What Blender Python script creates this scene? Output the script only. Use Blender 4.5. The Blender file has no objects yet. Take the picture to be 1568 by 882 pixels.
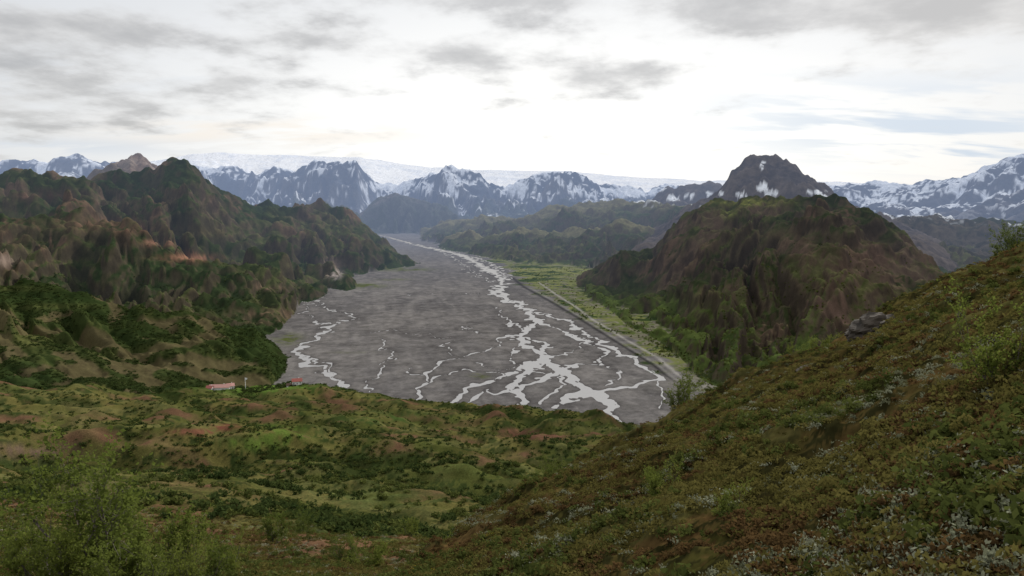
import bpy, math, numpy as np, time, random
T0=time.time()
rng=np.random.default_rng(7); random.seed(7)
F=1140.0; PIT=math.radians(6.06); H=250.0
cp,sp=math.cos(PIT),math.sin(PIT)
# ---------- layout helpers (survey of the valley: bearing / elevation -> world) ----------
def ae(u,v):
    u=np.asarray(u,float); v=np.asarray(v,float)
    X=(u-784)/F; t=-(v-441)/F
    Y=cp+t*sp; Z=-sp+t*cp
    return np.arctan2(X,Y), Z/np.hypot(X,Y)
def rfloor(az,e): return H/(0.005*np.cos(az)-e)
def floorpt(u,v):
    a,e=ae(u,v); r=rfloor(a,e); return r*np.sin(a),r*np.cos(a)
def unproj(x,y,z):
    fw=y*cp-z*sp; up=y*sp+z*cp
    fw=np.maximum(fw,1e-3)
    return 784+F*x/fw, 441-F*up/fw
# ---------- noise ----------
_ang=np.linspace(0,2*np.pi,256,endpoint=False); GX=np.cos(_ang).astype(np.float32); GY=np.sin(_ang).astype(np.float32)
def _h(ix,iy,seed):
    h=ix*np.uint32(374761393)+iy*np.uint32(668265263)+np.uint32((seed*362437)&0xffffffff)
    h=(h^(h>>np.uint32(13)))*np.uint32(1274126177)
    return ((h^(h>>np.uint32(16)))&np.uint32(255)).astype(np.int32)
def pn(x,y,seed=0):
    x,y=np.broadcast_arrays(np.asarray(x,np.float64),np.asarray(y,np.float64))
    fx=np.floor(x); fy=np.floor(y)
    ix=fx.astype(np.int64).astype(np.uint32); iy=fy.astype(np.int64).astype(np.uint32)
    dx=(x-fx).astype(np.float32); dy=(y-fy).astype(np.float32)
    ux=dx*dx*dx*(dx*(dx*6-15)+10); uy=dy*dy*dy*(dy*(dy*6-15)+10)
    one=np.uint32(1)
    def g(a,b,ox,oy):
        h=_h(a,b,seed); return GX[h]*(dx-ox)+GY[h]*(dy-oy)
    n00=g(ix,iy,0,0); n10=g(ix+one,iy,1,0); n01=g(ix,iy+one,0,1); n11=g(ix+one,iy+one,1,1)
    a=n00+(n10-n00)*ux; b=n01+(n11-n01)*ux
    return (a+(b-a)*uy)*1.5
def fbm(x,y,seed=0,oc=4,g=0.5):
    s=0;a=1.0
    for i in range(oc):
        s=s+a*pn(x*2**i,y*2**i,seed+i*17); a*=g
    return s
def ss(a,b,x):
    t=np.clip((x-a)/(b-a),0,1); return t*t*(3-2*t)
# ---------- grid ----------
A0=math.radians(39)
az=np.concatenate([np.linspace(-math.pi,-A0,46)[:-1],np.linspace(-A0,A0,1040),np.linspace(A0,math.pi,46)[1:]])
def dens(r):
    if r<4: return 40
    if r<850: return 140
    if r<12000: return 300
    return 100
rs=[1.5]
while rs[-1]<45000: rs.append(rs[-1]*math.exp(1.0/dens(rs[-1])))
rs=np.array(rs); NA=len(az); NR=len(rs)
print("grid",NA,NR)
AZ,R=np.meshgrid(az,rs,indexing='ij')
X=R*np.sin(AZ); Y=R*np.cos(AZ)
ZF=-H+0.005*Y
disp=np.zeros(R.shape,np.float32); ridg=np.zeros(R.shape,np.float32)
cF=np.zeros(R.shape,np.float32); cM=cF.copy(); cL=cF.copy()
for k in range(-4,12):
    lam=2.0**k*1.3
    lo=np.searchsorted(rs,lam/0.45); hi=np.searchsorted(rs,lam/0.0028)
    if hi<=lo+2: continue
    q=lam/rs[lo:hi]
    xx=X[:,lo:hi]/lam+k*7.3; yy=Y[:,lo:hi]/lam-k*3.1
    n=pn(xx,yy,100+k); n2=pn(xx*1.03+50+.25*n,yy*1.03,300+k)
    w=(ss(0.0028,0.006,q)*(1-ss(0.05,0.12,q)))[None,:]
    disp[:,lo:hi]+=w*lam*n
    ridg[:,lo:hi]+=w*lam*(np.abs(n2)-0.25)
    cF[:,lo:hi]+=(ss(.0028,.005,q)*(1-ss(.012,.03,q)))[None,:]*n2*1.3
    cM[:,lo:hi]+=(ss(.012,.03,q)*(1-ss(.05,.1,q)))[None,:]*n
    cL[:,lo:hi]+=(ss(.05,.1,q)*(1-ss(.3,.45,q)))[None,:]*n2
print("noise",time.time()-T0)
# ---------- river channels ----------
CH=[
 [(565,357,2),(590,362,4),(615,369,6),(650,378,7),(690,386,9),(715,394,12),(735,406,14),(752,416,14),(772,430,12),(762,446,12),(772,457,14),(795,467,14),(812,480,13),(822,493,17),(805,506,14),(790,518,13),(808,530,15),(830,545,18),(850,562,24),(880,585,30),(905,603,36),(930,612,24),(938,632,14),(942,648,12)],
 [(700,388,4),(735,396,5),(760,408,6),(780,425,5),(770,440,5)],
 [(660,378,3),(700,398,3),(730,420,4),(752,432,4)],
 [(822,490,10),(860,505,7),(905,525,8),(925,543,7),(915,556,7),(890,560,9),(850,565,10)],
 [(820,478,6),(862,490,8),(900,512,9),(940,536,9),(985,560,10),(1005,578,10),(975,590,10),(935,598,13),(895,602,17)],
 [(1005,565,5),(1010,580,5),(1020,600,4),(1008,625,4)],
 [(795,515,8),(838,530,13),(828,552,13),(795,568,11),(760,580,10),(725,592,9),(700,604,10),(690,622,9)],
 [(830,555,15),(805,575,13),(785,590,12),(800,606,14),(790,622,11)],
 [(850,560,16),(835,580,11),(805,590,10),(770,600,8),(745,598,7),(722,612,8),(705,622,7)],
 [(870,580,22),(900,598,30),(870,612,24),(850,624,12)],
 [(760,470,4),(775,490,4),(790,500,5),(800,505,5)],
 [(790,512,4),(768,520,4),(740,538,4),(700,548,4),(668,556,5),(656,574,6),(650,590,7),(640,604,8),(636,615,8)],
 [(770,575,4),(735,570,4),(700,566,4),(668,580,4),(655,590,5)],
 [(690,520,2.8),(672,530,2.8),(690,545,2.8)],
 [(575,515,1.8),(590,535,2.6),(600,548,3.4),(590,560,3.4),(575,572,3.4),(568,588,4),(572,600,3.4)],
 [(486,448,3),(480,460,4),(500,472,4),(530,482,4.5),(548,487,4.5),(515,494,5),(498,503,7),(492,516,9),(465,528,10),(452,540,11),(470,556,11),(495,570,11),(512,582,13),(530,595,16),(550,604,12)],
 [(480,455,2.5),(466,464,2.5),(470,480,2.5),(495,498,3)],
 [(455,545,5),(480,552,4.5),(500,560,4),(512,575,5),(520,590,6)],
 [(600,455,1.4),(640,450,1.6),(690,448,1.8),(730,450,2.4),(760,452,2.4)],
 [(560,510,1.8),(600,505,1.8),(640,512,2.2),(680,518,2.4),(700,515,2.2)],
 [(900,520,3),(880,535,3),(850,545,4),(838,548,4)],
 [(925,560,3),(950,572,3),(930,590,5)],
 [(800,530,4),(775,545,3),(790,560,4),(830,572,5)],
 [(850,575,6),(858,592,5),(840,605,6),(825,618,6)],
 [(700,500,1.8),(730,508,2.2),(760,512,2.7),(790,514,3)],
 [(620,560,2.2),(640,572,2.8),(655,576,2.8)],
 [(720,555,2.4),(745,562,3.2),(770,566,3.2),(790,562,4)],
]
floor_lo=np.searchsorted(rs,560); floor_hi=np.searchsorted(rs,9000)
ci=np.where(np.abs(az)<A0+.01)[0]; c0,c1=ci[0],ci[-1]+1
fx=X[c0:c1,floor_lo:floor_hi]; fy=Y[c0:c1,floor_lo:floor_hi]; fr=R[c0:c1,floor_lo:floor_hi]
wx=fx+ (pn(fx/45,fy/60,5)*18+pn(fx/16,fy/22,6)*10)*np.clip(fr/1500,.6,1.6)
wy=fy+ (pn(fx/45,fy/60,7)*26+pn(fx/16,fy/22,8)*14)*np.clip(fr/1500,.6,1.6)
sd=np.full(fx.shape,1e4,np.float32)
for ch in CH:
    pts=[]
    for (u,v,w) in ch:
        x,y=floorpt(u,v); r=math.hypot(x,y); pts.append((x,y,w*r/F*0.52))
    for (a,b) in zip(pts[:-1],pts[1:]):
        mrg=220
        x0,x1=min(a[0],b[0])-mrg,max(a[0],b[0])+mrg; y0,y1=min(a[1],b[1])-mrg,max(a[1],b[1])+mrg
        m=(wx>x0)&(wx<x1)&(wy>y0)&(wy<y1)
        if not m.any(): continue
        px=wx[m]-a[0]; py=wy[m]-a[1]; dx=b[0]-a[0]; dy=b[1]-a[1]
        t=np.clip((px*dx+py*dy)/(dx*dx+dy*dy),0,1)
        d=np.hypot(px-dx*t,py-dy*t)-(a[2]+(b[2]-a[2])*t)
        sd[m]=np.minimum(sd[m],d)
sd=sd+1.3*pn(fx/38,fy/50,23)+0.7*pn(fx/12,fy/16,24)
n_is=pn(fx/14,fy/24,21)+.6*pn(fx/6,fy/11,22)
sd=sd+np.clip(n_is,-.3,1)*5.5*np.clip(-sd/3,0.0,1.6)
SD=np.full(R.shape,1e4,np.float32); SD[c0:c1,floor_lo:floor_hi]=sd
bank=np.clip(SD/ (2.0+R/900),-1,1)
gn=fbm(X/70,Y/90,31,4)*0.22
Zg=ZF+0.45*bank+np.where(SD>0,gn*np.clip(SD/25,0,1),0)
print("river",time.time()-T0)
# ---------- terrain layers ----------
Z=Zg.copy(); KIND=np.zeros(R.shape,np.int8); SP=np.zeros(R.shape,np.float32); GU=np.zeros(R.shape,np.float32)
def crv(pts):
    p=np.array([q if len(q)==3 else (q[0],q[1],-1) for q in pts],float)
    a,e=ae(p[:,0],p[:,1]); r=p[:,2].copy()
    m=r<0; r[m]=rfloor(a[m],e[m])
    o=np.argsort(a); return a[o],e[o],r[o]
def put(kind,zz,lo,hi,s=None,gu=None):
    cur=Z[:,lo:hi]; m=zz>cur
    Z[:,lo:hi]=np.where(m,zz,cur); KIND[:,lo:hi][m]=kind
    if s is not None: SP[:,lo:hi][m]=s[m]
    if gu is not None: GU[:,lo:hi][m]=gu[m]
def mountain(kind,crest,foot,p=1.0,bs=0.35,ga=0.25,gl=300,seed=1,jag=0.0,skew=0.0,cliff=0.0,ter=0.0,th=50.0):
    a,e,r=crv(crest); fa,fe,frr=crv(foot)
    rc=np.exp(np.interp(az,a,np.log(r)))[:,None]; ec=np.interp(az,a,e)[:,None]
    rf=np.exp(np.interp(az,fa,np.log(frr)))[:,None]; ef=np.interp(az,fa,fe)[:,None]
    rf=np.minimum(rf,rc*.93)
    zc=ec*rc; zf=ef*rf
    azc=az[:,None]
    out=np.maximum(a[0]-azc,0)+np.maximum(azc-a[-1],0)
    zc=zc-out*rc*.9; zf=zf-out*rc*.9
    zf=np.minimum(zf,zc-5)
    lo=np.searchsorted(rs,rf.min()*.7); hi=np.searchsorted(rs,rc.max()*2.2)
    RR=R[:,lo:hi]; aa=AZ[:,lo:hi]; xx=X[:,lo:hi]; yy=Y[:,lo:hi]
    s=(RR-rf)/(rc-rf); sc=np.clip(s,0,1)
    S=sc**p
    if cliff>0: S=S*(1-cliff)+cliff*ss(.62,.8,sc+0.12*pn(xx/gl,yy/gl,seed+9))
    wv=gl*0.6
    arc=aa*rc+skew*(RR-rf)+wv*pn(xx/(gl*2.2),yy/(gl*2.2),seed+3)+.25*wv*pn(xx/(gl*.6),yy/(gl*.6),seed+4)
    g1=1-np.abs(pn(arc/gl,sc*1.2+seed,seed))*2.2
    g2=1-np.abs(pn(arc/(gl*.38),sc*2.2+seed,seed+1))*2.2
    g3=1-np.abs(pn(arc/(gl*.16),sc*4+seed,seed+2))*2.2
    gu=np.clip(.7*g1+.35*g2+.14*g3,-.4,1.15)
    w=np.sin(math.pi*np.clip(sc,0,1)**.8)*.85+.15*sc*(1-sc)*4+0.08*ss(.9,1,sc)
    zz=zf+(zc-zf)*S - ga*(zc-zf)*(gu-.15)*w
    zz=np.where(s<0, zf+(RR-rf)*.4, zz)
    zb=zc-(RR-rc)*bs-ga*.3*(zc-zf)*gu*ss(0,.15,(RR-rc)/rc)-0.08*ga*(zc-zf)*(gu-.15)
    zz=np.where(s>1,zb,zz)
    if ter>0:
        nn=.9*pn(xx/(th*5),yy/(th*5),seed+31)+.35*pn(xx/(th*1.2),yy/(th*1.2),seed+32)
        q=(zz-zf)/th+nn; fq=np.floor(q); fr_=q-fq
        zt=zf+(fq+.28*fr_+.72*ss(.5,.85,fr_)-nn)*th
        msk=ss(-.25,.25,pn(xx/(th*8),yy/(th*8),seed+33)+.1)
        zz=zz+(zt-zz)*ter*msk*ss(0.03,.2,s)*(1-.75*ss(.8,1,s))
    if jag: zz=zz+jag*fbm(xx/(gl*.25),yy/(gl*.25),seed+20,3)*ss(.5,1,sc)
    put(kind,zz,lo,hi,sc.astype(np.float32),gu.astype(np.float32))
# far ice cap
mountain(6,[(-900,262,15000),(-100,262,15000),(200,252,15000),(240,246,15000),(290,236,15000),(330,233,15000),(400,236,15000),(450,238,15000),(550,241,15000),(600,247,15500),(660,256,15500),(800,260,15500),(860,261,15500),(950,269,15500),(1060,276,15000),(1280,278,14000),(1400,283,14000),(1500,275,14000),(1700,262,14000),(2400,262,14000)],
 [(-900,300,11500),(2400,300,11500)],p=.75,bs=.02,ga=.05,gl=1200,seed=11)
# left far plateau
mountain(5,[(-900,254,10000),(-100,254,10000),(0,252,10000),(60,250,10000),(90,247,10000),(130,247,10000),(160,249,10000),(240,255,10000),(300,270,10000),(330,330,10000)],
 [(-900,305,8200),(0,305,8200),(2400,380,8200)],p=.8,bs=.05,ga=.16,gl=500,seed=12,cliff=.35,jag=4)
# blue snowy range
mountain(5,[(200,330,9500),(260,264,10500),(300,254,10500),(350,257,10500),(400,262,10000),(430,258,9500),(460,254,9200),(490,246,9000),(505,250,9000),(525,254,9000),(545,247,9000),(556,264,9200),(575,280,9500),(610,284,9800),(640,281,9500),(656,271,9000),(675,265,8800),(705,267,8800),(733,269,8800),(748,278,9200),(775,284,9300),(800,274,9000),(830,268,9000),(870,266,9000),(898,270,9000),(920,283,9300),(960,289,9800),(1020,291,10000),(1080,291,10000),(1200,300,10000),(1300,360,10000)],
 [(-900,345,7600),(300,330,7800),(500,340,7600),(560,340,7500),(640,338,7500),(760,334,7300),(860,332,7300),(1000,318,7400),(2400,345,7400)],p=.9,bs=.05,ga=.38,gl=340,seed=13,cliff=.4,jag=11,skew=.15,ter=.6,th=110)
# right snow range
mountain(11,[(1150,330,9500),(1230,285,9500),(1280,280,9500),(1330,284,9500),(1400,284,9500),(1440,277,9200),(1480,270,9000),(1510,260,9000),(1540,249,9000),(1568,242,9000),(1650,230,9000),(1900,225,9000),(2400,260,9000)],
 [(-900,420,6500),(1200,345,6500),(1400,338,6200),(1568,338,6200),(2400,330,6000)],p=.9,bs=.05,ga=.24,gl=420,seed=14,cliff=.3,jag=6,skew=-.5,ter=.5,th=90)
# valley head hills
mountain(10,[(480,400,7400),(530,345,7300),(560,320,7200),(585,302,7200),(605,294,7200),(625,300,7200),(650,309,7200),(690,323,7200),(720,333,7200),(800,345,7200),(900,360,7200)],
 [(-900,400,6500),(500,356,6500),(560,356,6600),(590,356,6650),(640,358,6600),(720,360,6500),(2400,380,6200)],p=.95,bs=.2,ga=.5,gl=200,seed=15,cliff=.2,jag=8,ter=.5,th=60)
mountain(10,[(300,330,6400),(430,330,6400),(470,325,6400),(500,316,6400),(530,317,6400),(548,330,6400),(562,350,6500),(572,360,6500)],
 [(-900,400,5300),(440,372,5300),(540,366,5600),(555,362,6000),(600,360,6200)],p=1,bs=.2,ga=.45,gl=180,seed=16,jag=8,ter=.5,th=60)
# snowy tan mound
mountain(8,[(960,335,6000),(1005,300,6000),(1022,288,6000),(1040,283,6000),(1085,283,6000),(1105,292,6000),(1150,320,6000)],
 [(-900,420,5000),(1000,325,5000),(1100,330,5000),(2400,400,5000)],p=.9,bs=.2,ga=.15,gl=200,seed=17,cliff=.4)
# centre ridge
mountain(7,[(618,366,6500),(640,361,6400),(660,352,6200),(680,344,6000),(705,339,5800),(735,338,5700),(760,337,5600),(800,337,5500),(825,329,5400),(850,321,5400),(885,318,5300),(915,315,5200),(950,311,5100),(985,313,5000),(1010,316,4900),(1060,318,4800),(1200,330,4700),(1400,345,4600),(1568,350,4600),(2400,360,4600)],
 [(600,363),(640,369),(690,380),(740,393),(780,401),(860,404),(900,410),(940,425),(1100,440,2600),(2400,440,2600)],p=.85,bs=.03,ga=.40,gl=210,seed=18,cliff=.25,jag=6,skew=.2,ter=.6,th=55)
mountain(7,[(655,384,4700),(690,366,4700),(720,356,4600),(760,360,4500),(800,352,4300),(850,356,4200),(900,350,4100),(950,345,4000),(1000,350,3900),(1060,365,3800),(1150,380,3700)],
 [(600,372),(655,379),(700,386),(740,395),(780,403),(860,406),(900,412),(940,427),(1100,440,2500),(2400,440,2500)],p=.8,bs=.25,ga=.42,gl=150,seed=38,cliff=.15,jag=6,skew=-.25,ter=.55,th=45)
# dark peak with snow
mountain(8,[(960,380,4000),(1010,345,4000),(1040,322,3950),(1070,302,3900),(1098,288,3900),(1110,276,3900),(1120,262,3900),(1132,256,3900),(1143,246,3900),(1165,240,3900),(1190,241,3900),(1205,247,3900),(1218,250,3900),(1235,262,3900),(1262,280,3900),(1280,296,3900),(1330,322,3900),(1400,352,3900),(1500,400,3900)],
 [(-900,420,3000),(960,385,3000),(1100,370,3000),(1250,360,3000),(1400,370,3000),(2400,400,3000)],p=1.0,bs=.6,ga=.20,gl=170,seed=19,cliff=.14,jag=10,ter=.4,th=45)
# right-hand back hills
mountain(12,[(1250,360,4300),(1340,338,4300),(1380,332,4300),(1440,331,4300),(1500,338,4300),(1568,346,4200),(1700,350,4200),(2400,350,4200)],
 [(-900,420,3000),(1300,420,3000),(1568,420,3000),(2400,420,3000)],p=.8,bs=.1,ga=.3,gl=200,seed=20,cliff=.3,jag=6,ter=.6,th=50)
# big right mountain
mountain(9,[(820,440,2700),(870,432,2600),(905,412,2500),(930,395,2450),(950,383,2400),(975,387,2400),(1000,385,2350),(1015,362,2300),(1030,338,2300),(1052,322,2300),(1075,309,2300),(1110,304,2300),(1160,301,2300),(1200,300,2300),(1250,301,2250),(1295,308,2200),(1335,320,2200),(1365,338,2150),(1390,360,2100),(1420,392,2000),(1450,425,1900),(1500,470,1800),(1600,520,1700),(2400,640,1600)],
 [(820,431),(870,445),(905,458),(935,476),(960,498),(1000,518),(1040,545),(1068,578),(1095,592),(1130,596),(1200,600),(1400,610),(2400,640,1000)],p=.68,bs=.45,ga=.38,gl=210,seed=23,cliff=.30,jag=7,skew=-.25,ter=.85,th=46)
mountain(9,[(1045,600,1200),(1060,560,1300),(1082,532,1330),(1100,524,1350),(1130,505,1450),(1180,460,1600),(1240,415,1750),(1290,400,1850),(1340,420,1750),(1400,460,1650),(1500,500,1600),(2400,700,1500)],
 [(1040,572),(1070,584),(1100,594),(1200,602),(1400,620),(2400,700,900)],p=.85,bs=.5,ga=.32,gl=110,seed=24,jag=6,skew=.3,ter=.7,th=30)
# left side
mountain(4,[(100,300,4500),(150,264,4500),(172,248,4500),(188,238,4500),(199,232,4500),(212,239,4500),(228,247,4500),(250,262,4500),(300,300,4500)],
 [(-900,420,3600),(100,300,3600),(300,320,3600),(2400,420,3600)],p=1,bs=.5,ga=.2,gl=150,seed=25,jag=10)
mountain(3,[(-900,285,2900),(-100,275,2900),(0,272,2900),(40,267,2900),(75,261,2900),(110,266,2900),(150,264,3000),(200,266,3000),(235,261,3000),(250,250,3000),(268,248,3000),(285,250,3000),(305,264,3050),(330,280,3200),(355,296,3300),(400,310,3400),(450,313,3500),(490,306,3600),(505,309,3600),(530,326,3600),(560,345,3550),(590,368,3500),(620,388,3400),(645,406,3250)],
 [(-900,520,1500),(0,500,1550),(200,500,1550),(340,512,1500),(400,517),(430,503),(450,480),(470,447),(500,432),(540,424),(590,413),(640,408),(700,416)],p=.85,bs=.3,ga=.44,gl=240,seed=26,cliff=.15,jag=10,skew=.2,ter=.8,th=50)
mountain(3,[(-900,300,2100),(-50,318,2100),(0,318,2100),(60,318,2100),(120,322,2100),(170,332,2050),(205,345,2000),(235,372,1950),(270,392,1900),(320,398,1900),(370,402,1950),(420,412,2050),(460,425,2150),(500,440,2300)],
 [(-900,520,1350),(0,505,1350),(200,512,1400),(340,520,1400),(400,520),(430,505),(450,482),(470,449),(520,436)],p=.85,bs=.35,ga=.38,gl=170,seed=27,cliff=.18,jag=6,skew=-.3,ter=.8,th=35)
mountain(3,[(450,440,2400),(470,408,2500),(490,394,2550),(510,400,2500),(535,424,2450)],
 [(440,460,2000),(480,440),(520,430),(540,426)],p=.9,bs=.5,ga=.25,gl=80,seed=28,ter=.5,th=25)
# forested near-left hills
mountain(13,[(-900,400,1500),(-60,425,1400),(0,430,1380),(60,434,1360),(120,446,1340),(190,463,1320),(250,478,1300),(310,488,1300),(350,494,1300),(390,508,1290),(410,522,1270)],
 [(-900,600,950),(0,592,980),(200,590,990),(340,575,1060),(400,560,1100),(440,545,1150)],p=.8,bs=.3,ga=.38,gl=100,seed=29,skew=.3,jag=5,ter=.4,th=22)
mountain(13,[(-900,470,1150),(-60,498,1120),(0,506,1110),(60,520,1100),(120,536,1080),(180,552,1060),(240,566,1040),(290,580,1020),(320,592,1010)],
 [(-900,620,850),(0,608,880),(200,604,900),(300,600,950)],p=.8,bs=.2,ga=.3,gl=60,seed=30,skew=.3)
print("mountains",time.time()-T0)
# near / middle slope as ordered curves
curves=[
 [(0,900,20),(300,900,22),(600,900,24),(900,900,26),(1568,900,26)],
 [(0,850,34),(300,868,40),(600,872,50),(900,872,60),(1568,900,60)],
 [(0,775,130),(300,795,130),(600,812,120),(800,815,130),(1100,800,150),(1568,800,150)],
 [(0,712,270),(200,722,280),(400,728,290),(600,738,280),(800,750,280),(1100,760,280),(1568,800,280)],
 [(0,648,560),(200,650,580),(400,654,600),(600,664,560),(800,674,520),(985,690,480),(1100,720,450),(1568,800,450)],
 [(0,588,880),(70,600,870),(140,592,930),(200,603,930),(260,596,960),(338,597,990),(400,594,1000),(450,588,1000),(500,592,930),(545,601,860),(600,608,840),(640,615,820),(720,620,790),(800,626,750),(900,632,710),(945,642,670),(985,656,620),(1100,700,590),(1568,760,590)],
]
LR=[np.full(NA,1.5)]; LZ=[np.full(NA,-2.6)]
for c in curves:
    a,e,r=crv(c); r_=np.exp(np.interp(az,a,np.log(r))); LR.append(r_); LZ.append(np.interp(az,a,e)*r_)
fl=-H+0.005*LR[-1]*np.cos(az)
LZ[-1]=np.maximum(LZ[-1],fl+2)
rcrest=LR[-1].copy()
LR.append(LR[-1]*1.02+8); LZ.append(LZ[-1]-4)
LR.append(LR[-1]+np.clip((LZ[-1]-fl)*1.2,25,70)); LZ.append(fl-4)
LR.append(LR[-1]+60); LZ.append(fl-60)
hi=np.searchsorted(rs,1500)
zn=np.empty((NA,hi))
for i in range(NA):
    zn[i]=np.interp(rs[:hi],[q[i] for q in LR],[q[i] for q in LZ])
for _ in range(10): zn[:,1:-1]=(zn[:,:-2]+2*zn[:,1:-1]+zn[:,2:])/4
xx=X[:,:hi];yy=Y[:,:hi];rr=R[:,:hi]
q=rr/rcrest[:,None]
amp=ss(100,350,rr)*(1-ss(.88,.99,q))
gul=np.maximum(0,1-5*np.abs(pn(xx/190+3,yy/300,44)+.25*pn(xx/60,yy/80,45)))
zn=zn+amp*(12*fbm(xx/150,yy/170,41,3)-14*gul) + 4.5*fbm(xx/45,yy/50,43,3)*ss(40,150,rr)*(1-ss(.9,1.03,q)*.6)
put(1,zn,0,hi)
hollow=np.zeros(R.shape,np.float32); hollow[:,:hi]=gul-0.6*fbm(xx/45,yy/45,43,3)
# near right hill (camera stands on it)
hi=np.searchsorted(rs,420)
xx=X[:,:hi];yy=Y[:,:hi];rr=R[:,:hi]
sil=[(1900,230,110),(1568,377,98),(1500,407,102),(1430,441,106),(1360,481,108),(1300,519,108),(1230,552,106),(1130,592,103),(1060,627,98),(980,667,88),(900,702,76),(830,737,64),(760,777,50),(700,817,38),(640,852,28),(600,884,20),(500,960,13),(300,1100,8)]
a,e,r=crv(sil)
rcr=np.interp(az,a,r)[:,None]; ecr=np.interp(az,a,e)[:,None]; zc=ecr*rcr
s=np.clip(rr/rcr,0,1.0)
conv=-3.0+(zc+3.0)*s
zz=conv+(1-s)*s*rcr*0.021
over=np.maximum(rr-rcr,0)
zz=np.where(rr>rcr,zc+ecr*over-.04*over*np.clip(over/12,0,1)-0.55*np.maximum(over-3,0),zz)
zz=np.where(AZ[:,:hi]<a[0],zz-3,zz)
hum=fbm(xx/5,yy/5,51,3)
zz=zz+0.6*hum*ss(4,25,rr)+1.9*fbm(xx/18,yy/18,52,2)*ss(15,60,rr)*np.clip(1-s*.5,0,1)
put(2,zz,0,hi)
HUM=np.zeros(R.shape,np.float32); HUM[:,:hi]=hum
rough=np.array([0.0,.10,.16,.15,.15,.13,.02,.14,.12,.15,.15,.10,.13,.12])[KIND]
ridk=np.array([0,.0,.08,.26,.2,.22,.0,.22,.18,.28,.24,.16,.2,.09])[KIND]
Zbase=Z.copy()
Z=Z+disp*rough-ridk*ridg
Z=np.where(KIND==0,Zbase,np.maximum(Z,np.where(KIND<=2,Z,Zg-1.5)))
print("terrain",time.time()-T0)
dzr=np.gradient(Z,rs,axis=1); dza=np.gradient(Z,az,axis=0)/R
SL=np.hypot(dzr,dza)
U,V=unproj(X,Y,Z)
front=(Y>0)
def mix(a,b,t): return a+(b-a)*t[...,None]
def col(c): return np.array(c,np.float32)
def B(c): return np.broadcast_to(col(c),R.shape+(3,))
C=np.zeros(R.shape+(3,),np.float32)
C[:]=col((.1,.09,.085))
t1=np.clip(.5+cM*.9+cF*.5,0,1); t2=np.clip(.5+cL*1.1+cM*.4,0,1)
def patch(u,v,su,sv): return np.where(front,np.exp(-((U-u)/su)**2-((V-v)/sv)**2),0)
# floor (outwash gravel, streaked along the flow)
Xf=X+.2*Y
g=mix(B((.132,.123,.119)),col((.165,.153,.145)),ss(-.3,.5,pn(Xf/140,Y/500,60)+.4*cM))
streak=pn(Xf/38+pn(X/90,Y/120,61)*1.6,Y/330,62)+.5*pn(Xf/11,Y/110,63)
g=mix(g,col((.205,.19,.178)),ss(.1,.7,streak)*.5)
g=mix(g,col((.092,.086,.085)),ss(.15,.8,-streak)*.5)
dry=np.abs(pn(Xf/60+pn(X/40,Y/60,65)*.8,Y/260,66)); g=mix(g,col((.24,.225,.21)),ss(.035,.01,dry)*.4*ss(-.2,.3,pn(X/300,Y/300,67)))
dry=np.abs(pn(Xf/38+pn(X/40,Y/60,68)*.8,Y/190,69)); g=mix(g,col((.07,.066,.067)),ss(.04,.01,dry)*.5*ss(-.1,.3,pn(X/250,Y/250,70)))
g=g*(1+.12*cF)[...,None]
wet=np.exp(-np.clip(SD,0,1e4)/np.clip(R/160,5,60)); g=mix(g,col((.086,.079,.076)),wet*.6)
g=mix(g,col((.065,.06,.058)),ss(0.5,-.5,SD))
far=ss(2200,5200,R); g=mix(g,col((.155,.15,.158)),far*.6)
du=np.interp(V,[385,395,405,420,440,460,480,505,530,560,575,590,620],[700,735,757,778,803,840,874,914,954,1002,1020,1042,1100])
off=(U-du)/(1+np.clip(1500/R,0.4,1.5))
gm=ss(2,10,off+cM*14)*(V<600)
grs=mix(mix(B((.085,.108,.032)),col((.175,.185,.065)),t2),col((.035,.056,.017)),ss(.5,.8,t1))  # grass on the flats, its sunlit brightness painted into the albedo
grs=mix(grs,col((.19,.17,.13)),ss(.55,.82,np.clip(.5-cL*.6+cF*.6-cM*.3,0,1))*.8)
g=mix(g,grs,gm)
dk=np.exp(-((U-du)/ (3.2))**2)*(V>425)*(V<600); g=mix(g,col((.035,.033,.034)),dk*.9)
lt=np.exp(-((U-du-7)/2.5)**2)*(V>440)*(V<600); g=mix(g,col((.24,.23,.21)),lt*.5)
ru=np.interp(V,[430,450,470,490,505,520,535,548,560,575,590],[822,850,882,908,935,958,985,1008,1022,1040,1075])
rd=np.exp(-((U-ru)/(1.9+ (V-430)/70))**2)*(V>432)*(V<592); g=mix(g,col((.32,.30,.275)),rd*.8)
g=mix(g,col((.2,.185,.165)),patch(1060,590,60,9)*.9)
for (u,v,su,sv,a_) in [(556,438,28,3.5,.9),(610,412,45,3,.7),(735,575,14,3.5,.7),(540,540,30,2,.2),(600,428,25,2,.3),(440,520,20,8,.7)]:
    g=mix(g,col((.085,.1,.03)),np.clip(patch(u,v,su,sv)*a_*(1+cF+cM),0,1))
C=np.where((KIND==0)[...,None],g,C)
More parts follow.
